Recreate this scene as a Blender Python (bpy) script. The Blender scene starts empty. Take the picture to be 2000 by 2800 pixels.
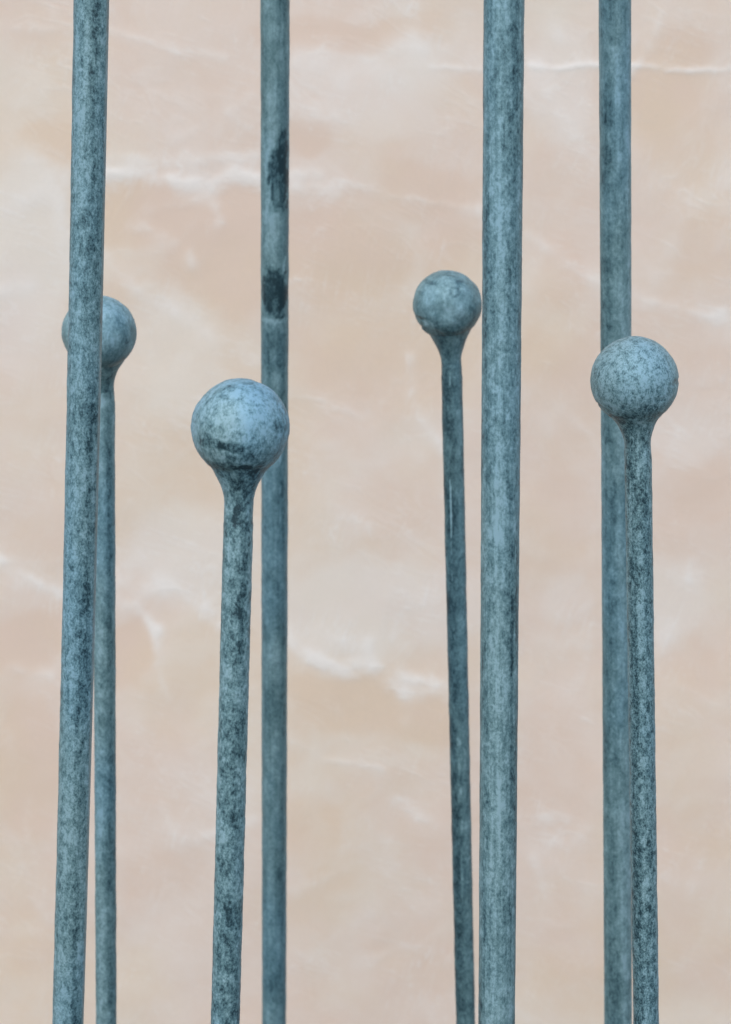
import bpy, bmesh, math
import numpy as np
from mathutils import Vector, Matrix

scene = bpy.context.scene
COL = scene.collection

# ------------------------------------------------------------------ camera
PITCH = 12.5
cam_data = bpy.data.cameras.new("camera")
cam = bpy.data.objects.new("camera", cam_data)
COL.objects.link(cam)
cam.location = (0, 0, 1.75)
cam.rotation_euler = (math.radians(90 - PITCH), 0, 0)
cam_data.sensor_fit = 'HORIZONTAL'
cam_data.sensor_width = 24
cam_data.lens = 72.04
cam_data.clip_start = 0.05
cam_data.clip_end = 500
cam_data.dof.use_dof = True
cam_data.dof.focus_distance = 1.49
cam_data.dof.aperture_fstop = 13
scene.camera = cam

# ------------------------------------------------------------------ daylight: bright overcast
SUN_EL, SUN_AZ = 52, 200          # azimuth clockwise from +Y: behind and a little left of the camera
world = bpy.data.worlds.new("World")
scene.world = world
world.use_nodes = True
wn = world.node_tree
wn.nodes.clear()
sky = wn.nodes.new('ShaderNodeTexSky')
sky.sky_type = 'NISHITA'
sky.sun_disc = False
sky.sun_elevation = math.radians(SUN_EL)
sky.sun_rotation = math.radians(SUN_AZ)
sky.air_density = 1.0
sky.dust_density = 1.0
sky.ozone_density = 1.0
bg = wn.nodes.new('ShaderNodeBackground')
bg.inputs['Strength'].default_value = 0.145
wo = wn.nodes.new('ShaderNodeOutputWorld')
wn.links.new(sky.outputs[0], bg.inputs[0])
wn.links.new(bg.outputs[0], wo.inputs[0])

sun_data = bpy.data.lights.new("sun", 'SUN')
sun_data.energy = 1.4
sun_data.angle = math.radians(100)
sun_data.color = (1.0, 0.91, 0.79)
sun = bpy.data.objects.new("sun", sun_data)
COL.objects.link(sun)
el, az = math.radians(SUN_EL), math.radians(SUN_AZ)
sdir = Vector((math.sin(az) * math.cos(el), math.cos(az) * math.cos(el), math.sin(el)))
sun.rotation_euler = sdir.to_track_quat('Z', 'Y').to_euler()
sun.location = sdir * 20

scene.view_settings.view_transform = 'Standard'
scene.view_settings.look = 'None'
scene.view_settings.gamma = 1
scene.view_settings.exposure = 0.47
scene.view_settings.use_curve_mapping = False

# ------------------------------------------------------------------ noise on mesh vertices
def _hash(ix, iy, iz, seed):
    h = (ix * 374761393 + iy * 668265263 + iz * 2147483647 + seed * 974634777) & 0xffffffff
    h = ((h ^ (h >> 13)) * 1274126177) & 0xffffffff
    h = (h ^ (h >> 16)) & 0xffffffff
    return h / 4294967295.0 * 2 - 1

def vnoise(p, scale, seed):
    q = p * scale + 1000.0
    i = np.floor(q).astype(np.int64)
    f = q - i
    f = f * f * (3 - 2 * f)
    r = 0
    for dx in (0, 1):
        for dy in (0, 1):
            for dz in (0, 1):
                w = (f[:, 0] if dx else 1 - f[:, 0]) * (f[:, 1] if dy else 1 - f[:, 1]) * (f[:, 2] if dz else 1 - f[:, 2])
                r = r + w * _hash(i[:, 0] + dx, i[:, 1] + dy, i[:, 2] + dz, seed)
    return r

def fbm(p, scale, seed, octaves=4, gain=0.5):
    r, a = 0, 1.0
    for k in range(octaves):
        r = r + a * vnoise(p, scale * 2 ** k, seed + 17 * k)
        a *= gain
    return r

# ------------------------------------------------------------------ node helpers
class Nodes:
    def __init__(self, name):
        self.mat = bpy.data.materials.new(name)
        self.mat.use_nodes = True
        self.t = self.mat.node_tree
        self.t.nodes.clear()
        self.out = self.t.nodes.new('ShaderNodeOutputMaterial')
        self.bsdf = self.t.nodes.new('ShaderNodeBsdfPrincipled')
        self.t.links.new(self.bsdf.outputs[0], self.out.inputs[0])
        self.co = self.t.nodes.new('ShaderNodeTexCoord').outputs['Object']

    def put(self, sock, v):
        if isinstance(v, bpy.types.NodeSocket):
            self.t.links.new(v, sock)
        else:
            sock.default_value = v

    def mapping(self, scale, loc=(0, 0, 0), src=None):
        n = self.t.nodes.new('ShaderNodeMapping')
        self.t.links.new(src or self.co, n.inputs['Vector'])
        n.inputs['Scale'].default_value = scale
        n.inputs['Location'].default_value = loc
        return n.outputs[0]

    def noise(self, vec, scale, detail=4, rough=0.55, dist=0.0):
        n = self.t.nodes.new('ShaderNodeTexNoise')
        self.t.links.new(vec, n.inputs['Vector'])
        n.inputs['Scale'].default_value = scale
        n.inputs['Detail'].default_value = detail
        n.inputs['Roughness'].default_value = rough
        n.inputs['Distortion'].default_value = dist
        return n.outputs['Fac']

    def voronoi(self, vec, scale, feature='F1'):
        n = self.t.nodes.new('ShaderNodeTexVoronoi')
        n.feature = feature
        self.t.links.new(vec, n.inputs['Vector'])
        n.inputs['Scale'].default_value = scale
        return n.outputs['Distance']

    def math(self, op, a, b=0.0, clamp=False):
        n = self.t.nodes.new('ShaderNodeMath')
        n.operation = op
        n.use_clamp = clamp
        self.put(n.inputs[0], a)
        self.put(n.inputs[1], b)
        return n.outputs[0]

    def rng(self, v, a, b, c=0.0, d=1.0):
        n = self.t.nodes.new('ShaderNodeMapRange')
        n.interpolation_type = 'SMOOTHSTEP'
        self.put(n.inputs['Value'], v)
        for k, x in zip(('From Min', 'From Max', 'To Min', 'To Max'), (a, b, c, d)):
            n.inputs[k].default_value = x
        return n.outputs[0]

    def mix(self, f, a, b):
        n = self.t.nodes.new('ShaderNodeMix')
        n.data_type = 'RGBA'
        self.put(n.inputs[0], f)
        for s, v in ((n.inputs[6], a), (n.inputs[7], b)):
            if isinstance(v, tuple):
                s.default_value = (*v, 1)
            else:
                self.t.links.new(v, s)
        return n.outputs[2]

    def attr(self, name):
        n = self.t.nodes.new('ShaderNodeAttribute')
        n.attribute_name = name
        return n.outputs['Fac']

    def ramp(self, v, stops):
        n = self.t.nodes.new('ShaderNodeValToRGB')
        self.t.links.new(v, n.inputs[0])
        e = n.color_ramp.elements
        while len(e) < len(stops):
            e.new(0.5)
        for k, (p, c) in enumerate(stops):
            e[k].position = p
            e[k].color = (*c, 1)
        return n.outputs[0]

    def bump(self, h, strength, dist, normal=None):
        n = self.t.nodes.new('ShaderNodeBump')
        self.t.links.new(h, n.inputs['Height'])
        n.inputs['Strength'].default_value = strength
        n.inputs['Distance'].default_value = dist
        if normal is not None:
            self.t.links.new(normal, n.inputs['Normal'])
        return n.outputs[0]

def mesh_from(name, verts, faces, mat, attrs=None):
    me = bpy.data.meshes.new(name)
    verts = np.asarray(verts, dtype=np.float32)
    faces = np.asarray(faces, dtype=np.int32)
    me.vertices.add(len(verts))
    me.vertices.foreach_set("co", verts.ravel())
    me.loops.add(faces.size)
    me.loops.foreach_set("vertex_index", faces.ravel())
    me.polygons.add(len(faces))
    me.polygons.foreach_set("loop_start", np.arange(0, faces.size, 4, dtype=np.int32))
    me.polygons.foreach_set("use_smooth", np.ones(len(faces), dtype=bool))
    me.update(calc_edges=True)
    for k, v in (attrs or {}).items():
        a = me.attributes.new(k, 'FLOAT', 'POINT')
        a.data.foreach_set("value", np.asarray(v, dtype=np.float32))
    me.materials.append(mat)
    return me

def grid_faces(nr, nc, wrap):
    r = np.arange(nr - 1)[:, None]
    c = np.arange(nc if wrap else nc - 1)[None, :]
    c2 = (c + 1) % nc
    a = r * nc + c
    return np.stack([a, r * nc + c2, (r + 1) * nc + c2, (r + 1) * nc + c], -1).reshape(-1, 4)

def link(name, me, parent=None):
    o = bpy.data.objects.new(name, me)
    COL.objects.link(o)
    if parent:
        o.parent = parent
    return o

# ------------------------------------------------------------------ ground
def ground_material():
    m = Nodes("pale_paving")
    n = m.noise(m.co, 6, 6)
    f = m.noise(m.co, 180, 3)
    v = m.math('ADD', m.math('MULTIPLY', n, 0.6), m.math('MULTIPLY', f, 0.4))
    m.put(m.bsdf.inputs['Base Color'], m.ramp(v, [(0.3, (0.075, 0.07, 0.06)), (0.7, (0.13, 0.12, 0.105))]))
    m.bsdf.inputs['Roughness'].default_value = 0.9
    m.put(m.bsdf.inputs['Normal'], m.bump(f, 0.4, 0.003))
    return m.mat

g = np.array([(-60, -60, 0), (60, -60, 0), (60, 60, 0), (-60, 60, 0)])
ground = link("ground", mesh_from("ground", g, [(0, 1, 2, 3)], ground_material()))
ground['kind'] = "structure"

# ------------------------------------------------------------------ plaster wall
# marks left in the plaster by the trowel, in metres across and up the wall: (points), half width, how white
TROWEL_STROKES = [
    (((-0.324,1.741),(-0.276,1.730),(-0.230,1.715),(-0.176,1.711)),0.0030,0.35), (((-0.464,1.748),(-0.372,1.745)),0.0036,0.30), 
    (((-0.435,1.584),(-0.383,1.568),(-0.331,1.565)),0.0071,0.30), 
    (((-0.334,1.563),(-0.279,1.562),(-0.239,1.553),(-0.198,1.549),(-0.169,1.564),(-0.132,1.555)),0.0054,0.95), 
    (((-0.331,1.583),(-0.267,1.578),(-0.209,1.581),(-0.131,1.584)),0.0054,0.45), (((-0.100,1.560),(-0.062,1.561)),0.0042,0.70), 
    (((-0.100,1.547),(-0.065,1.543),(-0.039,1.545)),0.0054,0.55), (((-0.039,1.555),(0.028,1.537),(0.086,1.524),(0.147,1.515)),0.0036,0.35), 
    (((-0.163,1.566),(-0.184,1.538),(-0.216,1.530),(-0.233,1.527)),0.0054,0.28), (((-0.193,1.524),(-0.187,1.504),(-0.199,1.486)),0.0048,0.45), 
    (((-0.229,1.463),(-0.224,1.448)),0.0054,0.55), (((-0.272,1.489),(-0.263,1.486)),0.0071,0.50), (((-0.298,1.489),(-0.287,1.491)),0.0054,0.45), 
    (((-0.217,1.498),(-0.246,1.475)),0.0048,0.30), (((-0.251,1.521),(-0.280,1.515)),0.0054,0.35), 
    (((-0.390,1.549),(-0.395,1.527),(-0.391,1.486),(-0.381,1.440)),0.0065,0.40), (((-0.390,1.547),(-0.437,1.532),(-0.472,1.527)),0.0095,0.30), 
    (((-0.440,1.416),(-0.476,1.410)),0.0083,0.30), (((-0.300,1.428),(-0.242,1.381),(-0.195,1.354),(-0.143,1.322)),0.0083,0.35), 
    (((-0.340,1.463),(-0.300,1.416)),0.0071,0.25), (((-0.489,1.055),(-0.453,1.029),(-0.424,1.012),(-0.400,0.999)),0.0054,0.85), 
    (((-0.489,1.033),(-0.466,1.024)),0.0059,0.30), (((-0.335,0.989),(-0.309,0.992),(-0.289,0.964),(-0.280,0.955)),0.0054,0.55), 
    (((-0.333,1.017),(-0.261,1.011),(-0.225,0.980),(-0.201,0.972)),0.0083,0.50), (((-0.332,1.048),(-0.279,1.024)),0.0131,0.30), 
    (((-0.285,0.961),(-0.283,0.911)),0.0048,0.50), (((-0.284,0.904),(-0.265,0.857)),0.0036,0.30), (((-0.219,0.986),(-0.195,0.961)),0.0054,0.50), 
    (((-0.104,0.942),(-0.074,0.918),(-0.044,0.904),(-0.013,0.906)),0.0054,0.70), 
    (((-0.068,0.914),(-0.032,0.898),(0.011,0.892),(0.054,0.866)),0.0054,0.55), (((0.041,0.879),(0.057,0.853)),0.0071,0.15), 
    (((0.011,0.904),(0.072,0.887),(0.115,0.873)),0.0048,0.55), (((0.090,0.873),(0.121,0.847)),0.0059,0.50), 
    (((0.005,0.942),(0.005,0.904)),0.0054,0.40), (((-0.092,0.955),(-0.056,0.948),(-0.019,0.930)),0.0095,0.45), 
    (((0.053,0.930),(0.047,0.892)),0.0071,0.20), (((0.054,0.828),(0.057,0.822)),0.0071,0.30), (((-0.069,0.828),(-0.007,0.853)),0.0054,0.20), 
    (((-0.056,0.866),(-0.032,0.828)),0.0048,0.20), (((-0.105,0.802),(-0.057,0.773),(-0.014,0.769),(0.023,0.760)),0.0030,0.35), 
    (((0.036,0.714),(0.061,0.697),(0.092,0.679)),0.0054,0.45), (((-0.105,0.853),(-0.069,0.815)),0.0048,0.20), 
    (((0.059,1.328),(0.057,1.274),(0.073,1.244),(0.103,1.199)),0.0048,0.50), (((-0.102,1.286),(-0.031,1.256),(0.017,1.232)),0.0059,0.25), 
    (((0.212,1.480),(0.244,1.463),(0.285,1.434),(0.356,1.410)),0.0048,0.45), (((0.345,1.407),(0.392,1.393),(0.457,1.374)),0.0042,0.35), 
    (((0.260,1.262),(0.314,1.196)),0.0042,0.25), (((0.229,1.286),(0.242,1.226)),0.0071,0.20), 
    (((0.211,1.701),(0.245,1.697),(0.285,1.700),(0.337,1.699)),0.0024,0.80), (((0.337,1.699),(0.394,1.696),(0.465,1.695)),0.0021,0.85), 
    (((0.085,1.700),(0.148,1.696)),0.0024,0.45), (((0.217,1.695),(0.240,1.652),(0.276,1.596)),0.0095,0.25), 
    (((0.382,1.781),(0.367,1.742),(0.351,1.709),(0.340,1.686)),0.0042,0.50), (((0.463,1.381),(0.478,1.357)),0.0083,0.60), 
    (((0.470,1.561),(0.423,1.524),(0.390,1.463),(0.368,1.410)),0.0083,0.28), (((0.454,1.463),(0.473,1.498)),0.0059,0.25), 
    (((0.236,1.751),(0.247,1.739)),0.0054,0.40), (((0.050,1.781),(0.059,1.748),(0.085,1.726)),0.0095,0.40), 
    (((0.119,1.770),(0.142,1.714)),0.0107,0.25), (((-0.087,1.703),(-0.030,1.686),(0.050,1.692)),0.0143,0.25), 
    (((-0.099,1.652),(-0.064,1.647)),0.0059,0.40), (((-0.096,1.638),(-0.041,1.637)),0.0054,0.30), (((0.016,1.731),(0.085,1.720)),0.0059,0.20), 
    (((-0.189,1.616),(-0.174,1.641),(-0.145,1.661)),0.0054,0.40), (((-0.249,1.607),(-0.191,1.630)),0.0059,0.20), 
    (((-0.361,1.748),(-0.326,1.770)),0.0071,0.20), (((-0.405,1.781),(-0.395,1.765)),0.0059,0.20), 
    (((-0.249,0.656),(-0.205,0.667),(-0.156,0.686)),0.0071,0.40), (((-0.193,0.699),(-0.155,0.725)),0.0059,0.25), 
    (((-0.279,0.705),(-0.264,0.666)),0.0042,0.30), (((-0.240,0.789),(-0.191,0.815)),0.0048,0.20), (((-0.196,0.487),(-0.158,0.527)),0.0071,0.20), 
    (((-0.464,0.718),(-0.465,0.653)),0.0036,0.20), (((-0.482,0.802),(-0.483,0.744)),0.0048,0.20), (((-0.456,0.567),(-0.444,0.547)),0.0054,0.25), 
    (((-0.107,0.580),(-0.070,0.594),(-0.032,0.613)),0.0059,0.20), (((-0.039,0.514),(-0.014,0.534),(0.017,0.560)),0.0054,0.25), 
    (((-0.108,0.487),(-0.058,0.473),(-0.033,0.433)),0.0048,0.20), (((0.024,0.659),(0.042,0.620)),0.0059,0.20), 
    (((0.005,0.473),(0.055,0.500),(0.093,0.494)),0.0042,0.22), (((0.241,0.691),(0.272,0.687)),0.0059,0.40), 
    (((0.250,0.658),(0.279,0.646),(0.302,0.666)),0.0054,0.35), (((0.228,0.633),(0.254,0.574)),0.0054,0.25), 
    (((0.236,0.527),(0.292,0.534)),0.0048,0.20), (((0.272,0.607),(0.323,0.580)),0.0048,0.20), (((0.439,1.051),(0.434,1.024)),0.0036,0.40), 
    (((0.405,0.955),(0.400,0.923)),0.0095,0.35), (((0.413,0.885),(0.469,0.853)),0.0054,0.15), (((0.464,0.646),(0.448,0.567)),0.0054,0.18), 
    (((0.409,1.202),(0.464,1.165)),0.0048,0.20), (((0.229,0.942),(0.302,0.930)),0.0059,0.20), (((0.218,1.067),(0.312,1.042)),0.0071,0.15), 
    (((0.395,1.286),(0.480,1.281)),0.0024,-0.35), (((0.347,1.322),(0.435,1.328)),0.0024,-0.20), (((-0.482,0.904),(-0.427,0.892)),0.0048,0.35), 
    (((-0.427,0.898),(-0.396,0.930)),0.0048,0.20), (((-0.209,0.853),(-0.154,0.873)),0.0059,0.20), (((-0.313,0.834),(-0.321,0.764)),0.0083,0.15), 
    (((-0.084,1.220),(-0.019,1.196),(0.041,1.165)),0.0071,0.18), (((-0.043,1.122),(0.029,1.092),(0.101,1.079)),0.0083,0.18), 
    (((-0.092,1.048),(0.005,1.024),(0.089,0.999)),0.0119,0.22), (((-0.077,1.428),(-0.007,1.387)),0.0083,0.15), 
    (((0.216,1.416),(0.263,1.369),(0.299,1.345)),0.0071,0.15), (((0.076,1.189),(0.106,1.141)),0.0048,0.20), 
]
PLASTER_PATCHES = [
    (-0.439,1.463,0.065,0.131,0.55,-0.70), (-0.448,1.697,0.042,0.036,0.30,-0.20), (-0.399,1.613,0.054,0.030,-0.20,0.60), 
    (-0.065,1.618,0.030,0.036,-0.15,0.70), (-0.018,1.742,0.107,0.027,-0.20,0.60), (0.005,1.669,0.101,0.065,0.45,-0.30), 
    (-0.265,1.664,0.077,0.071,0.10,0.10), (-0.169,1.590,0.036,0.024,0.10,0.40), (-0.292,1.509,0.071,0.048,-0.30,0.70), 
    (-0.170,1.463,0.065,0.089,-0.30,0.70), (-0.030,1.463,0.089,0.065,-0.25,0.70), (0.080,1.544,0.065,0.030,-0.20,0.60), 
    (0.022,1.322,0.101,0.065,-0.15,0.45), (0.116,1.463,0.036,0.065,-0.10,0.50), (-0.255,1.322,0.065,0.083,0.30,-0.30), 
    (-0.221,1.202,0.065,0.059,0.00,0.10), (-0.426,1.141,0.071,0.071,0.10,0.10), (-0.456,0.942,0.065,0.048,-0.25,0.70), 
    (-0.317,0.923,0.036,0.048,-0.30,0.80), (-0.230,1.067,0.089,0.065,0.45,-0.50), (0.023,0.986,0.137,0.065,0.30,-0.60), 
    (-0.032,0.853,0.083,0.042,-0.30,0.80), (0.078,0.815,0.054,0.036,-0.20,0.60), (0.109,0.853,0.024,0.018,-0.20,0.60), 
    (-0.239,0.853,0.059,0.059,-0.10,0.20), (-0.204,0.764,0.071,0.089,0.15,-0.20), (0.246,1.669,0.042,0.083,0.30,-0.50), 
    (0.383,1.681,0.054,0.071,-0.10,0.50), (0.250,1.428,0.036,0.048,-0.10,0.40), (0.408,1.613,0.065,0.071,-0.05,0.30), 
    (0.431,1.463,0.048,0.036,-0.05,0.40), (0.252,1.334,0.042,0.071,-0.05,0.30), (0.409,1.226,0.059,0.036,0.20,-0.20), 
    (0.447,1.153,0.048,0.054,-0.10,0.40), (0.256,1.110,0.042,0.071,-0.05,0.30), (0.416,0.992,0.054,0.054,0.35,-0.60), 
    (0.455,0.904,0.048,0.036,-0.05,0.30), (0.271,1.005,0.042,0.036,0.20,-0.30), (0.263,0.751,0.042,0.071,-0.10,0.30), 
    (0.456,0.699,0.054,0.077,-0.10,0.30), (0.261,0.567,0.042,0.065,0.00,0.20), (0.042,0.600,0.089,0.071,0.05,0.00), 
    (-0.069,0.666,0.048,0.048,-0.10,0.40), (-0.257,0.534,0.071,0.077,0.10,-0.10), (-0.462,0.764,0.054,0.089,-0.10,0.50), 
    (-0.470,0.534,0.054,0.071,-0.05,0.30), (-0.287,0.600,0.059,0.036,-0.10,0.40), (0.074,0.480,0.065,0.054,-0.05,0.30), 
    (-0.055,1.110,0.065,0.065,0.10,-0.10), (0.065,1.153,0.048,0.048,0.00,0.20), (0.248,1.544,0.042,0.048,0.05,0.10), 
    (0.369,0.467,0.178,0.089,-0.10,0.20), 
]

WALL_Y = 2.85

def axis(lo, hi, dlo, dhi, fine, coarse):
    a = np.arange(dlo, dhi, fine)
    l = np.arange(lo, dlo, coarse)
    r = np.append(np.arange(dhi, hi, coarse), hi)
    return np.concatenate([l, a, r])

def seg_dist(p, a, b):
    d = b - a
    L = max(1e-9, float(d @ d))
    t = np.clip(((p - a) @ d) / L, 0, 1)
    return np.hypot(*(p - a - t[:, None] * d).T)

def wall_material():
    m = Nodes("trowelled_plaster")
    skim = m.attr("skim")
    warm = m.attr("warm")
    cloud = m.noise(m.mapping((1, 1, 1.3)), 5.5, 7, 0.62, 0.5)
    wisps = m.noise(m.mapping((1, 1, 1.0), (3, 0, 1)), 16, 6, 0.6, 1.2)
    speck = m.noise(m.co, 420, 3, 0.6)
    # fine trowel drags: thin pale veins running mostly down to the right, some across them
    def veins(angle, scale, stretch, loc, width):
        rot = m.t.nodes.new('ShaderNodeVectorRotate')
        rot.rotation_type = 'Y_AXIS'
        m.t.links.new(m.co, rot.inputs['Vector'])
        rot.inputs['Angle'].default_value = math.radians(angle)
        n = m.noise(m.mapping((stretch, 1, 1), loc, rot.outputs[0]), scale, 4, 0.55, 0.9)
        ridge = m.math('ABSOLUTE', m.math('SUBTRACT', n, 0.5))
        return m.rng(ridge, 0.0, width, 1.0, 0.0)
    v1 = m.math('MULTIPLY', veins(-24, 22, 0.35, (1, 0, 2), 0.045), m.rng(m.noise(m.mapping((1, 1, 1), (5, 1, 9)), 7, 4), 0.47, 0.62))
    v2 = m.math('MULTIPLY', veins(58, 26, 0.4, (4, 0, 7), 0.04), m.rng(m.noise(m.mapping((1, 1, 1), (2, 6, 3)), 8, 4), 0.50, 0.64))
    v3 = m.math('MULTIPLY', veins(-17, 75, 0.10, (9, 0, 3), 0.020), m.rng(m.noise(m.mapping((1, 1, 1), (1, 8, 4)), 9, 4), 0.48, 0.60))
    v4 = m.math('MULTIPLY', veins(74, 60, 0.12, (6, 0, 5), 0.020), m.rng(m.noise(m.mapping((1, 1, 1), (8, 3, 2)), 8, 4), 0.50, 0.62))
    vein = m.math('ADD', m.math('ADD', v1, v2), m.math('MULTIPLY', m.math('ADD', v3, v4), 1.6))
    pink = m.rng(m.noise(m.mapping((1, 1, 1), (7, 2, 5)), 3.2, 5), 0.38, 0.62)
    tan = m.mix(pink, (0.735, 0.580, 0.430), (0.738, 0.575, 0.455))
    pale = m.mix(pink, (0.765, 0.672, 0.556), (0.768, 0.656, 0.560))
    t = m.math('ADD', m.math('MULTIPLY', m.math('SUBTRACT', cloud, 0.5), 1.8), m.math('MULTIPLY', m.math('SUBTRACT', wisps, 0.5), 1.0))
    t = m.math('ADD', m.math('SUBTRACT', t, m.math('MULTIPLY', warm, 0.95)), m.math('MULTIPLY', skim, 0.35))
    base = m.mix(m.rng(t, -0.70, 0.70), tan, pale)
    total = m.math('ADD', skim, m.math('MULTIPLY', vein, 0.22))
    col = m.mix(m.rng(total, -0.08, 1.05, 0, 0.78), base, (0.845, 0.800, 0.735))
    col = m.mix(m.rng(speck, 0.35, 0.65, 0, 0.08), col, (0.45, 0.40, 0.36))
    m.put(m.bsdf.inputs['Base Color'], col)
    m.bsdf.inputs['Roughness'].default_value = 0.62
    h = m.math('ADD', m.math('MULTIPLY', total, 0.6), m.math('MULTIPLY', wisps, 0.5))
    m.put(m.bsdf.inputs['Normal'], m.bump(h, 0.25, 0.004, m.bump(speck, 0.15, 0.0006)))
    return m.mat

def build_wall():
    X = axis(-4, 4, -0.72, 0.72, 0.003, 0.08)
    Z = axis(0.0, 3.6, 0.25, 1.95, 0.003, 0.08)
    gx, gz = np.meshgrid(X, Z)
    n = gx.size
    p = np.stack([gx.ravel(), np.zeros(n), gz.ravel()], -1)
    # ragged edges: look the marks up through a small wobble
    wob = np.stack([fbm(p, 28, 3, 4), fbm(p, 28, 9, 4)], -1) * 0.0030
    q = p[:, [0, 2]] + wob
    brk = np.clip(0.80 + 0.42 * fbm(p, 34, 21, 4, 0.6), 0.35, 1.3)
    skim = np.zeros(n)
    near = (np.abs(p[:, 0]) < 0.8) & (p[:, 2] > 0.2) & (p[:, 2] < 2.0)
    idx = np.nonzero(near)[0]
    for pts, w, a in TROWEL_STROKES:
        P = np.array(pts)
        w = w * 1.55
        lo, hi = P.min(0) - w * 5 - 0.02, P.max(0) + w * 5 + 0.02
        k = idx[(q[idx, 0] > lo[0]) & (q[idx, 0] < hi[0]) & (q[idx, 1] > lo[1]) & (q[idx, 1] < hi[1])]
        if not len(k):
            continue
        d = np.full(len(k), 9.0)
        for i in range(len(P) - 1):
            d = np.minimum(d, seg_dist(q[k], P[i], P[i + 1]))
        v = 0.75 * np.exp(-(d / w) ** 2) + 0.3 * np.exp(-(d / (w * 2.6)) ** 2)
        skim[k] += a * v * brk[k]
    warm = np.zeros(n)
    q2 = q + np.stack([fbm(p, 9, 33, 4), fbm(p, 9, 39, 4)], -1) * 0.018
    for cx, cz, rx, rz, wh, wa in PLASTER_PATCHES:
        r = ((q2[:, 0] - cx) / rx) ** 2 + ((q2[:, 1] - cz) / rz) ** 2
        e = 1 / (1 + np.exp(np.clip(4.5 * (r - 1), -50, 50)))
        skim += wh * 0.55 * e
        warm += wa * e
    # the same hand went on beyond the part seen here
    far = np.clip(np.maximum((np.abs(p[:, 0]) - 0.5) / 0.2, np.maximum((0.35 - p[:, 2]) / 0.15, (p[:, 2] - 1.8) / 0.15)), 0, 1)
    warm += far * fbm(p, 4, 51, 4) * 0.6
    skim += far * np.clip(fbm(p, 6, 57, 5), 0, 1) * 0.5
    # hand-finished: the face is not dead flat
    p[:, 1] = 0.003 * fbm(p, 3, 71, 4) - 0.0006 * np.clip(skim, 0, 1)
    nr, nc = len(Z), len(X)
    faces = grid_faces(nr, nc, False)
    # thickness: sides and back
    T = 0.25
    rim = np.concatenate([np.arange(nc), np.arange(1, nr) * nc + nc - 1, (nr - 1) * nc + np.arange(nc - 2, -1, -1), np.arange(nr - 2, 0, -1) * nc])
    back = p[rim].copy()
    back[:, 1] = T
    b0 = n
    m_ = len(rim)
    j = np.arange(m_)
    side = np.stack([rim, b0 + j, b0 + (j + 1) % m_, rim[(j + 1) % m_]], -1)
    c = b0 + np.array([0, nc - 1, nc - 1 + nr - 1, 2 * (nc - 1) + nr - 1])
    faces = np.concatenate([faces, side, [[c[0], c[3], c[2], c[1]]]])
    verts = np.concatenate([p, back])
    z = np.zeros(m_)
    me = mesh_from("plaster_wall", verts, faces, wall_material(), {"skim": np.concatenate([skim, z]), "warm": np.concatenate([warm, z])})
    me.validate()
    o = link("plaster_wall", me)
    o.location = (0, WALL_Y, 0)
    o['label'] = "pale peach and cream trowelled plaster wall with whitish streaks behind all the metal rods"
    o['category'] = "wall"

build_wall()

# ------------------------------------------------------------------ galvanised steel
def zinc(name, seed, patch=1.0, fine=1.0, streak=0.5, bias=0.0, blue=0.5, grain=1.0, green=0.0, stretch=0.45):
    """Weathered galvanised steel: pale weathering over dark teal spangle; the numbers set each piece's own wear."""
    m = Nodes(name)
    off = (seed * 1.37, seed * 0.71, seed * 2.13)
    big = m.noise(m.mapping((1, 1, stretch), off), 48, 7, 0.65, 0.25)
    mid = m.noise(m.mapping((1, 1, 0.6), off), 250 * grain, 5, 0.68, 0.25)
    tiny = m.noise(m.mapping((1, 1, 0.75), off), 760 * grain, 4, 0.7, 0.0)
    lines = m.noise(m.mapping((1, 1, 0.035), off), 330, 3, 0.55)
    pits = m.rng(m.noise(m.mapping((1, 1, 0.5), off), 95, 3, 0.5, 1.5), 0.60, 0.72)
    v = m.math('MULTIPLY', m.math('SUBTRACT', big, 0.5), 1.5 * patch)
    v = m.math('ADD', v, m.math('MULTIPLY', m.math('SUBTRACT', mid, 0.5), 1.9 * fine))
    v = m.math('ADD', v, m.math('MULTIPLY', m.math('SUBTRACT', tiny, 0.5), 1.8 * fine))
    v = m.math('ADD', v, m.math('MULTIPLY', m.math('SUBTRACT', lines, 0.5), 1.4 * streak))
    v = m.math('SUBTRACT', v, m.math('MULTIPLY', pits, 0.22 * patch))
    v = m.math('ADD', v, m.math('MULTIPLY', m.attr("bloom_shade"), 0.5))
    v = m.math('ADD', v, 0.62 + bias)
    col = m.ramp(v, [(0.0, (0.018, 0.048, 0.060)), (0.18, (0.040, 0.090, 0.108)), (0.44, (0.100, 0.196, 0.216)), (0.69, (0.162, 0.284, 0.304)), (0.88, (0.230, 0.374, 0.402)), (1.0, (0.28, 0.435, 0.480))])
    tint = m.rng(m.noise(m.mapping((1, 1, 0.3), (off[2], off[0], off[1])), 14, 4, 0.5), 0.42, 0.66)
    n = m.t.nodes.new('ShaderNodeMix')
    n.data_type = 'RGBA'
    n.blend_type = 'MULTIPLY'
    m.put(n.inputs[0], m.math('MULTIPLY', tint, blue))
    m.put(n.inputs[6], col)
    n.inputs[7].default_value = (0.84, 1.00, 1.17, 1)
    m.put(m.bsdf.inputs['Base Color'], n.outputs[2])
    m.bsdf.inputs['Metallic'].default_value = 0.22
    m.put(m.bsdf.inputs['Roughness'], m.rng(v, 0.2, 1.0, 0.42, 0.62))
    m.bsdf.inputs['Specular IOR Level'].default_value = 0.4
    h = m.math('ADD', m.math('MULTIPLY', mid, 0.7), m.math('MULTIPLY', tiny, 0.35))
    m.put(m.bsdf.inputs['Normal'], m.bump(h, 0.35, 0.0009 * fine + 0.0001))
    return m.mat

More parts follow.
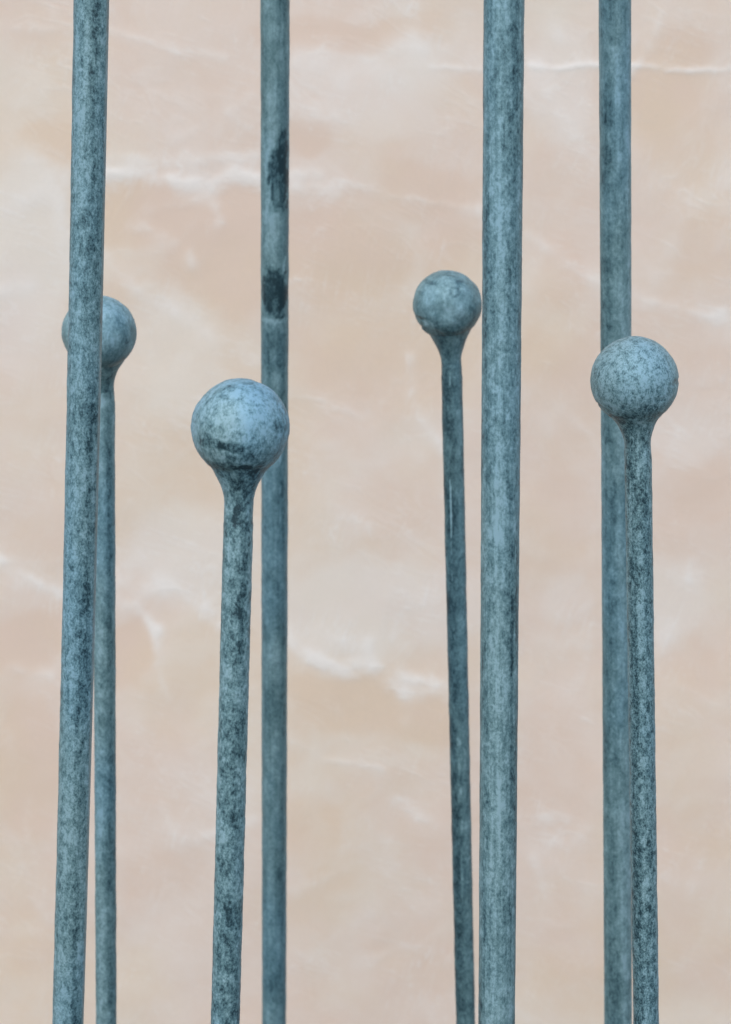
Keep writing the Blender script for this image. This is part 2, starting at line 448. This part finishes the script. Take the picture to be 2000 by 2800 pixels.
def frame_of(base, direction):
    """Local frame of a leaning rod: z runs up the rod, -y faces the viewer's side."""
    z = Vector(direction).normalized()
    y = Vector((0, 1, 0))
    x = y.cross(z).normalized()
    y = z.cross(x)
    return Matrix(((x.x, y.x, z.x, base[0]), (x.y, y.y, z.y, base[1]), (x.z, y.z, z.z, base[2]), (0, 0, 0, 1)))

def spots_value(p, u, front, marks, seed):
    """Wear with a shape of its own: (across -1..1, height, half width, half height, strength, tilt)."""
    v = np.zeros(len(p))
    w1 = fbm(p, 190, seed, 5, 0.65)
    w2 = fbm(p, 190, seed + 5, 5, 0.65)
    for mu, mz, ru, rz, a, tilt in marks:
        du = (u - mu - tilt * (p[:, 2] - mz) / rz) / ru + 0.22 * w1
        dz = (p[:, 2] - mz) / rz + 0.22 * w2
        r = du * du + dz * dz
        v += a * front / (1 + np.exp(np.clip(14 * (r - 1), -50, 50)))
    return v

def lathe(profile, seed, centre, rough_amp, marks, NA=72, flat=None, lump=0.0, R=0.01, grade=None):
    """Rows of (z, r) turned round z; centre(z) gives the axis offset (dx, dy)."""
    prof = np.array(profile)
    ang = np.linspace(0, 2 * np.pi, NA, endpoint=False)
    zz = np.repeat(prof[:, 0], NA)
    rr = np.repeat(prof[:, 1], NA)
    aa = np.tile(ang, len(prof))
    unit = np.stack([np.cos(aa), np.sin(aa), np.zeros_like(aa)], -1)
    p0 = np.stack([unit[:, 0] * rr, unit[:, 1] * rr, zz], -1)
    amp = np.minimum(1, rr / (0.5 * R))
    d = rough_amp * (fbm(p0, 55, seed + 1, 4, 0.5) + 0.35 * fbm(p0, 420, seed + 6, 2)) * amp + lump * fbm(p0, 22, seed + 2, 2) * amp
    rr2 = rr + d
    px, py = unit[:, 0] * rr2, unit[:, 1] * rr2
    if flat is not None:                       # a flattened side along the bar
        px = np.where(px > flat, flat + (px - flat) * 0.25, px)
    c = np.array([centre(z) for z in prof[:, 0]])
    p = np.stack([px + np.repeat(c[:, 0], NA), py + np.repeat(c[:, 1], NA), zz], -1)
    u = unit[:, 0]
    front = 1 / (1 + np.exp(14 * unit[:, 1] - 1.5))
    bloom_shade = spots_value(p0, u, front, marks, seed + 3)
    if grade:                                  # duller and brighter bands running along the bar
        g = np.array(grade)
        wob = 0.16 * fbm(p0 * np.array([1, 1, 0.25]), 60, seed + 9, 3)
        bloom_shade += 1.5 * front * np.interp(u + wob, g[:, 0], g[:, 1])
    faces = grid_faces(len(prof), NA, True)
    return p, faces, bloom_shade

# ------------------------------------------------------------------ tall rods
def make_tall_rod(base, direction, visible_z, length, mat, label, seed, marks=(), r=0.0125, bow=0.0, flat=None, rough=0.00022, grade=None):
    """A thick bar standing on the ground and running up out of the picture, with a domed end."""
    lo, hi = visible_z
    zs = np.concatenate([np.linspace(0, lo - 0.05, 60, endpoint=False), np.linspace(lo - 0.05, hi + 0.05, 620, endpoint=False), np.linspace(hi + 0.05, length - r, 60)])
    prof = [(0.0, 0.0004)] + [(z, r) for z in zs]
    for k in range(1, 9):
        t = k / 8 * math.pi / 2
        prof.append((length - r + r * math.sin(t), max(0.0003, r * math.cos(t))))
    mid = (lo + hi) / 2
    half = (hi - lo) / 2
    def centre(z):
        s = (z - mid) / half
        return (bow * (1 - min(s * s, 4)), 0)
    p, f, bloom_shade = lathe(prof, seed, centre, rough, marks, flat=flat, R=r, grade=grade)
    o = link("tall_rod", mesh_from("tall_rod", p, f, mat, {"bloom_shade": bloom_shade}))
    o.matrix_world = frame_of(base, direction)
    o['label'] = label
    o['category'] = "metal rod"
    o['group'] = "tall thick metal rods"
    return o

make_tall_rod((-0.2821, 1.5873, 0), (0.0559, -0.0434, 0.9975), (1.0, 1.78), 2.25,
    zinc("zinc_spangled", 1, patch=0.55, fine=1.05, streak=0.4, bias=0.03, blue=0.6, grain=1.0),
    "thick blue-grey rod in front of a half hidden ball, leftmost tall bar", 11, bow=0.0011, flat=0.0104,
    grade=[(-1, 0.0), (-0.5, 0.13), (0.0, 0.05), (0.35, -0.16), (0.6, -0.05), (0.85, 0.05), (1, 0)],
    marks=[(0.3, 1.757, 0.2, 0.010, -0.35, 0), (0.3, 1.741, 0.25, 0.006, -0.4, 0), (0.1, 1.727, 0.12, 0.008, -0.4, 0), (0.35, 1.712, 0.2, 0.010, -0.2, 0), (0.2, 1.686, 0.16, 0.014, -0.35, 0), (0.4, 1.655, 0.18, 0.012, -0.5, 0.2),
           (0.3, 1.606, 0.2, 0.008, -0.4, 0), (-0.5, 1.705, 0.3, 0.02, 0.15, 0), (-0.2, 1.640, 0.3, 0.01, 0.2, 0), (0.45, 1.50, 0.28, 0.012, -0.4, 0), (0.5, 1.475, 0.28, 0.02, -0.4, 0.1), (0.35, 1.43, 0.2, 0.008, -0.3, 0),
           (0.45, 1.355, 0.25, 0.012, -0.45, 0), (0.45, 1.31, 0.3, 0.008, -0.3, 0), (-0.2, 1.295, 0.3, 0.01, 0.3, 0), (0.4, 1.205, 0.3, 0.008, -0.3, 0), (0.4, 1.09, 0.22, 0.012, -0.45, 0), (0.6, 1.082, 0.2, 0.012, 0.4, 0), (0.4, 1.04, 0.15, 0.03, -0.4, 0), (-0.5, 1.03, 0.35, 0.02, 0.2, 0)])
make_tall_rod((-0.1077, 2.247, 0), (0.017, -0.1815, 0.9832), (0.70, 1.82), 2.35,
    zinc("zinc_dull_smooth", 2, patch=0.7, fine=0.5, streak=0.35, bias=-0.01, blue=0.6, grain=0.55),
    "tall rod with two dark rounded stains, passing behind a large ball", 12,
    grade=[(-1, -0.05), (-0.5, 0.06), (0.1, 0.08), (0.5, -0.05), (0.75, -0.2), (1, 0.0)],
    marks=[(0.26, 1.647, 0.70, 0.027, -0.95, -0.10), (0.58, 1.672, 0.32, 0.020, -0.7, 0.08), (0.15, 1.637, 0.22, 0.008, 0.55, -0.1), (0.3, 1.650, 0.15, 0.005, 0.3, 0),
           (0.0, 1.544, 0.95, 0.0235, -0.95, 0.0), (0.1, 1.535, 0.25, 0.005, 0.4, 0), (0.62, 1.565, 0.10, 0.014, 0.4, 0.2),
           (-0.1, 1.712, 0.5, 0.035, 0.35, 0), (-0.2, 1.592, 0.5, 0.022, 0.40, 0), (-0.62, 1.640, 0.16, 0.035, 0.3, 0.2), (-0.1, 1.614, 0.6, 0.006, 0.3, -0.3), (0, 1.5185, 0.9, 0.0028, 0.6, 0), (0.05, 1.5695, 0.6, 0.002, 0.3, 0), (-0.45, 1.628, 0.10, 0.022, 0.5, 0.25),
           (0.1, 1.49, 0.9, 0.022, -0.40, 0), (-0.1, 1.485, 0.2, 0.008, 0.4, 0), (-0.3, 1.37, 0.5, 0.03, 0.25, 0), (0.45, 1.388, 0.07, 0.010, 0.8, 0), (0.45, 1.355, 0.06, 0.006, 0.6, 0), (0.45, 1.328, 0.08, 0.006, 0.6, 0),
           (0.2, 1.25, 0.5, 0.015, -0.15, 0), (0.0, 1.13, 1.0, 0.03, -0.12, 0), (0.5, 0.90, 0.4, 0.04, -0.2, 0)])
make_tall_rod((0.0978, 1.4092, 0), (-0.0075, -0.0189, 0.9998), (1.06, 1.78), 2.3,
    zinc("zinc_streaked", 3, patch=0.5, fine=0.85, streak=0.7, bias=0.05, blue=0.4, grain=0.75),
    "thickest tall rod, vertically streaked grey-green, right of the farthest small ball", 13, rough=0.00015,
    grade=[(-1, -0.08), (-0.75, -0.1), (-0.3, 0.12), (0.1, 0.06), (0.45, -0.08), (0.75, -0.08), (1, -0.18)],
    marks=[(0.35, 1.744, 0.25, 0.010, -0.2, 0), (0.4, 1.720, 0.08, 0.006, -0.4, 0), (0.2, 1.703, 0.08, 0.003, -0.5, 0), (0.62, 1.700, 0.06, 0.004, -0.5, 0.2), (0.32, 1.696, 0.18, 0.005, -0.5, 0), (-0.2, 1.694, 0.12, 0.004, 0.3, 0),
           (0.02, 1.684, 0.05, 0.012, -0.5, 0), (0.28, 1.681, 0.09, 0.009, -0.5, 0), (0.5, 1.665, 0.06, 0.010, -0.4, 0), (0.2, 1.655, 0.06, 0.02, -0.3, 0), (0.25, 1.605, 0.15, 0.02, -0.3, 0), (0.3, 1.57, 0.12, 0.01, -0.3, 0),
           (0.3, 1.509, 0.05, 0.004, 0.8, 0), (0.25, 1.475, 0.16, 0.015, -0.25, 0), (-0.25, 1.465, 0.3, 0.015, 0.25, 0), (-0.2, 1.435, 0.3, 0.012, 0.4, 0), (-0.15, 1.405, 0.35, 0.010, 0.3, 0), (0.8, 1.41, 0.15, 0.03, -0.25, 0),
           (0.65, 1.36, 0.25, 0.03, -0.3, 0), (-0.1, 1.33, 0.4, 0.02, 0.25, 0), (0.8, 1.27, 0.22, 0.04, -0.35, 0), (0.0, 1.235, 0.3, 0.03, 0.3, 0), (0.5, 1.17, 0.3, 0.02, -0.2, 0), (-0.1, 1.12, 0.3, 0.03, 0.2, 0)])
make_tall_rod((0.2646, 1.9452, 0), (-0.0407, -0.1177, 0.9922), (0.85, 1.80), 2.4,
    zinc("zinc_satin", 4, patch=0.6, fine=0.6, streak=0.4, bias=0.03, blue=0.6, grain=0.55),
    "tall rod smooth on its right and darker on its left, behind the rightmost ball", 14, rough=0.00015,
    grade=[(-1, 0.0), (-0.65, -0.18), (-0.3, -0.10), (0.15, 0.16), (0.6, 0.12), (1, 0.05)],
    marks=[(-0.5, 1.705, 0.35, 0.02, -0.25, 0), (-0.7, 1.655, 0.3, 0.03, -0.25, 0), (-0.35, 1.675, 0.12, 0.004, 0.3, 0), (0.1, 1.645, 0.18, 0.008, -0.35, 0), (-0.75, 1.57, 0.2, 0.015, -0.4, 0), (-0.5, 1.54, 0.25, 0.02, -0.25, 0),
           (-0.2, 1.42, 0.35, 0.012, -0.3, 0), (-0.25, 1.38, 0.3, 0.02, -0.3, 0), (-0.2, 1.25, 0.35, 0.03, -0.25, 0), (0.4, 1.05, 0.5, 0.06, 0.1, 0), (0.2, 0.91, 0.8, 0.02, -0.2, 0)])

# ------------------------------------------------------------------ ball tipped rods
BALL_R = 0.030
STEM_R = 0.0093

def stem_profile(zc, visible_lo, neck, k):
    """Bar from the ground up to the ball's underside; the neck flares into the ball (distances in ball radii)."""
    R = BALL_R
    zn = zc - neck[0][0] * R
    prof = [(0.0, 0.0004)]
    for z in np.linspace(0, visible_lo, 60, endpoint=False):
        prof.append((z, STEM_R * k))
    for z in np.linspace(visible_lo, zn - 0.002, 460):
        prof.append((z, STEM_R * k))
    d = np.array([n[0] for n in neck]) * R
    r = np.array([n[1] for n in neck]) * R
    t = np.linspace(0, 1, 70)
    # smooth the hand-measured outline
    di = d[0] + (d[-1] - d[0]) * t
    ri = np.interp(-di, -d, r)
    ri = np.convolve(np.pad(ri, 4, mode='edge'), np.ones(9) / 9, 'valid')
    for a, b in zip(di, ri):
        prof.append((zc - a, b))
    return prof

def make_ball_rod(base, direction, ball, visible_lo, mat, lift, label, seed, neck, tilt=(0, 0), k=1.0, ball_marks=(), stem_marks=(), lumps=0.0004, squash=1.0, grade=None):
    root = bpy.data.objects.new("ball_tipped_rod", None)
    COL.objects.link(root)
    M = frame_of(base, direction)
    root.matrix_world = M
    root.empty_display_size = 0.05
    root['label'] = label
    root['category'] = "ball-tipped rod"
    root['group'] = "short rods ending in balls"
    c = M.inverted() @ Vector(ball)
    zc = c.z
    # the bar's axis eases over to the ball's centre along the neck
    def centre(z):
        s = np.clip((z - (zc - 2.0 * BALL_R)) / (2.0 * BALL_R), 0, 1)
        s = s * s * (3 - 2 * s)
        return (c.x * s, c.y * s)
    p, f, bl = lathe(stem_profile(zc, visible_lo, neck, k), seed, centre, 0.00022, stem_marks, R=STEM_R, grade=grade)
    # the hand-dressed weld at the top of the neck is a little uneven
    zrel = (zc - p[:, 2]) / BALL_R
    w = np.clip(1 - np.abs(zrel - 0.85) / 0.35, 0, 1)
    k2 = 1 + (w * 0.035 * fbm(p, 130, seed + 60, 3))
    p[:, 0] = c.x + (p[:, 0] - c.x) * k2
    p[:, 1] = c.y + (p[:, 1] - c.y) * k2
    link("stem", mesh_from("stem", p, f, mat, {"bloom_shade": bl}), root)
    # ball: sphere of its own, slightly out of true
    NR, NA = 90, 120
    th = np.linspace(0.004, math.pi - 0.004, NR)
    ang = np.linspace(0, 2 * np.pi, NA, endpoint=False)
    T, A = [a.ravel() for a in np.meshgrid(th, ang, indexing='ij')]
    u = np.stack([np.sin(T) * np.cos(A), np.sin(T) * np.sin(A), -np.cos(T)], -1)
    rad = BALL_R * (1 + 0.0 * T) + lumps * fbm(u, 1.6, seed + 40, 3) + 0.00012 * fbm(u, 14, seed + 41, 4, 0.6)
    bloom_shade = np.zeros(len(u))
    w1, w2 = fbm(u, 6, seed + 44, 5, 0.65), fbm(u, 6, seed + 47, 5, 0.65)
    front = 1 / (1 + np.exp(14 * u[:, 1] - 1.5))
    for mu, mv, ru, rv, a, dent in ball_marks:  # real pits and stains, plus shade painted on the underside
        r = ((u[:, 0] - mu) / ru + 0.34 * w1) ** 2 + ((u[:, 2] - mv) / rv + 0.34 * w2) ** 2
        e = front / (1 + np.exp(8 * (r - 1)))
        bloom_shade += a * e
        rad -= dent * e
    p = u * rad[:, None]
    p[:, 2] *= squash
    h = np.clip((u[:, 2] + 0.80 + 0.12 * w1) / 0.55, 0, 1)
    bloom_shade += 2 * lift * h * h * (3 - 2 * h)           # ball painted paler than its bar, fading below: sky light in the colour
    p += np.array(c)
    f = grid_faces(NR, NA, True)
    link("ball", mesh_from("ball", p, f, mat, {"bloom_shade": bloom_shade}), root)
    return root

# neck outlines: (distance below the ball's centre, half width), both in ball radii, from the bar upwards
NECK_A = [(2.0, 0.308), (1.75, 0.312), (1.60, 0.305), (1.46, 0.298), (1.29, 0.328), (1.13, 0.380), (0.97, 0.450), (0.88, 0.515), (0.80, 0.598), (0.73, 0.655), (0.62, 0.720), (0.5, 0.77)]
NECK_B = [(1.95, 0.300), (1.60, 0.300), (1.46, 0.303), (1.27, 0.350), (1.09, 0.430), (0.92, 0.520), (0.82, 0.590), (0.74, 0.652), (0.66, 0.710), (0.55, 0.77)]
NECK_C = [(2.1, 0.300), (1.85, 0.300), (1.68, 0.288), (1.50, 0.315), (1.33, 0.375), (1.12, 0.455), (0.96, 0.525), (0.85, 0.580), (0.76, 0.640), (0.67, 0.70), (0.55, 0.77)]

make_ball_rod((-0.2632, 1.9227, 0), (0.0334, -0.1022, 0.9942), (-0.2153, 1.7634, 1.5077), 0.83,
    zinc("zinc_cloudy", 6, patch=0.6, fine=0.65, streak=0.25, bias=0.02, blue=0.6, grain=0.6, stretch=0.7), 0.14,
    "ball-topped rod mostly hidden behind the leftmost tall rod", 21, NECK_B,
    grade=[(-1, 0.1), (-0.2, 0.12), (0.2, 0.0), (0.55, -0.25), (0.8, -0.1), (1, 0.0)],
    ball_marks=[(0.85, 0.15, 0.2, 0.3, -0.4, 0), (0.6, -0.15, 0.25, 0.15, -0.3, 0), (0.3, -0.65, 0.6, 0.35, -0.35, 0), (0.3, 0.8, 0.3, 0.2, 0.2, 0)],  # the large low dark mark is underside shade put into the colour
    stem_marks=[(0.6, 1.40, 0.3, 0.02, -0.3, 0), (0.0, 1.462, 0.8, 0.006, 0.4, 0), (0.3, 1.475, 1.2, 0.008, -0.2, 0), (0.5, 1.33, 0.2, 0.03, -0.25, 0), (0.5, 1.25, 0.25, 0.03, -0.25, 0), (-0.4, 1.1, 0.4, 0.2, 0.1, 0)])
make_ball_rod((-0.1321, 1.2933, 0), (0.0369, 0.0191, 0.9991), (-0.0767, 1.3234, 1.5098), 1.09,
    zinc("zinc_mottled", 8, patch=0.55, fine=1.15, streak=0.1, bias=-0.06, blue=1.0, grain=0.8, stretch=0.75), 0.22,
    "rod with the largest, nearest ball, pale blue above a dark ragged patch", 22, NECK_B, lumps=0.0006,
    grade=[(-1, 0.1), (-0.5, 0.06), (0.25, -0.12), (0.6, -0.02), (1, 0.1)],
    ball_marks=[(-0.50, -0.21, 0.30, 0.11, -0.85, 0), (-0.08, -0.26, 0.34, 0.12, -0.85, 0), (-0.15, -0.13, 0.5, 0.05, 0.35, 0), (-0.10, -0.74, 0.50, 0.15, -0.6, 0), (0.15, -0.72, 0.16, 0.07, -0.5, 0.0003), (0.80, 0.15, 0.09, 0.14, -0.8, 0.0003), (0.45, -0.30, 0.45, 0.25, -0.3, 0),  # dark band paints the ground's reflection; low dark marks paint underside shade
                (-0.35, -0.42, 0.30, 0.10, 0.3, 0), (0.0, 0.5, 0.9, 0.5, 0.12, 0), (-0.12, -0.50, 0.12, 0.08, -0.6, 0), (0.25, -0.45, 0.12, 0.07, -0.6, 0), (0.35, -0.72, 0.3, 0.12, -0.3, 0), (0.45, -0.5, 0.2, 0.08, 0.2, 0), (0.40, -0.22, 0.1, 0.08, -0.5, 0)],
    stem_marks=[(0.1, 1.482, 1.3, 0.009, -0.45, 0), (0.1, 1.462, 0.35, 0.012, -0.6, 0.25), (-0.8, 1.470, 0.3, 0.015, 0.3, 0), (0.55, 1.42, 0.25, 0.015, -0.6, 0), (-0.4, 1.42, 0.35, 0.02, 0.2, 0), (0.4, 1.385, 0.2, 0.012, -0.4, 0), (0.2, 1.27, 0.4, 0.01, -0.3, 0), (-0.2, 1.245, 0.5, 0.01, 0.3, 0), (0.3, 1.20, 0.4, 0.012, -0.35, 0)])
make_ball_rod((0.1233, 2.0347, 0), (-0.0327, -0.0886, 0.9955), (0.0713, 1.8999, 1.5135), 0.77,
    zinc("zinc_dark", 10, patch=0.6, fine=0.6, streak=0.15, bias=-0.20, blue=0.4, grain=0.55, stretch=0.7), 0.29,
    "thinnest dark rod whose small ball almost touches the thickest tall rod", 23, NECK_C, lumps=0.0011,
    grade=[(-1, -0.15), (-0.5, -0.2), (0.0, 0.0), (0.45, 0.22), (0.8, 0.1), (1, -0.05)],
    ball_marks=[(0.18, 0.52, 0.19, 0.16, -0.75, 0.0004), (0.18, 0.53, 0.08, 0.07, 0.85, -0.0004), (0.30, 0.75, 0.12, 0.06, -0.6, 0), (-0.50, 0.75, 0.22, 0.05, -0.55, 0.0003), (-0.78, 0.45, 0.08, 0.08, -0.5, 0), (-0.55, -0.52, 0.14, 0.13, 0.65, 0), (-0.70, -0.38, 0.12, 0.09, 0.5, 0),
                (-0.78, -0.26, 0.22, 0.07, -0.5, 0), (-0.92, -0.5, 0.2, 0.3, -0.2, 0.0012), (0.8, -0.2, 0.25, 0.35, -0.35, 0), (0.2, -0.6, 0.9, 0.20, -0.35, 0), (0.1, -0.88, 0.6, 0.12, -0.35, 0), (-0.25, 0.3, 0.6, 0.5, 0.15, 0)],  # wide low dark marks paint the shade below the ball
    stem_marks=[(-0.40, 1.337, 0.085, 0.031, 1.7, 0), (-0.42, 1.300, 0.05, 0.006, 0.9, 0), (-0.42, 1.272, 0.07, 0.003, 0.9, 0), (-0.3, 1.477, 0.25, 0.005, -0.5, 0), (-0.2, 1.455, 0.10, 0.006, 0.7, 0), (-0.1, 1.385, 0.25, 0.02, -0.3, 0.3),
                (-0.1, 1.112, 0.25, 0.005, 0.6, 0), (-0.1, 1.085, 0.12, 0.010, 0.5, 0), (0, 1.062, 0.15, 0.004, 0.6, 0), (0.0, 1.025, 0.12, 0.006, 0.5, 0), (-0.1, 0.975, 0.14, 0.026, 0.6, 0), (0.0, 1.04, 0.8, 0.01, -0.25, 0)])
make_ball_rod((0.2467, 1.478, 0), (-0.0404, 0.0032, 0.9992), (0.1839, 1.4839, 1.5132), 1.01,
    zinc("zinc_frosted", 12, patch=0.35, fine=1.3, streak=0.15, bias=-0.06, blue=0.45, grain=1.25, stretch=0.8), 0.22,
    "rightmost short rod with a sharply seen grainy ball, its bar crossing a taller rod", 24, NECK_A, lumps=0.0003,
    grade=[(-1, 0.0), (-0.75, -0.2), (-0.4, -0.15), (-0.1, 0.16), (0.25, -0.06), (0.6, -0.02), (0.9, 0.12)],
    ball_marks=[(0.88, -0.02, 0.12, 0.08, -0.65, 0.0005), (0.46, -0.33, 0.14, 0.06, -0.7, 0.0004), (0.50, -0.27, 0.05, 0.04, 0.8, -0.0003), (-0.28, 0.25, 0.30, 0.22, -0.2, 0), (-0.86, -0.50, 0.06, 0.05, -0.8, 0.0008), (-0.58, -0.72, 0.05, 0.05, -0.9, 0.0006), (-0.37, -0.46, 0.06, 0.05, -0.5, 0.0003), (0.1, 0.5, 0.8, 0.5, 0.1, 0),
                (0.15, -0.82, 1.0, 0.20, -0.30, 0), (0.3, -0.55, 0.35, 0.12, -0.2, 0), (0.15, -0.05, 0.05, 0.06, -0.5, 0), (0.3, -0.1, 0.06, 0.05, -0.4, 0), (-0.6, -0.12, 0.06, 0.08, -0.4, 0)],  # the widest low mark is painted shade under the ball
    stem_marks=[(-0.7, 1.43, 0.10, 0.02, 0.6, 0), (0.1, 1.428, 0.45, 0.016, -0.5, 0), (0.3, 1.46, 0.3, 0.006, 0.35, 0), (0.05, 1.488, 0.10, 0.0012, 1.4, 0), (0.45, 1.405, 0.25, 0.01, -0.3, 0), (-0.1, 1.35, 0.3, 0.02, 0.3, 0), (-0.45, 1.30, 0.15, 0.04, -0.35, 0), (0.3, 1.175, 0.35, 0.010, -0.45, 0), (0.1, 1.155, 0.25, 0.006, 0.4, 0), (-0.6, 1.15, 0.3, 0.05, -0.2, 0)])
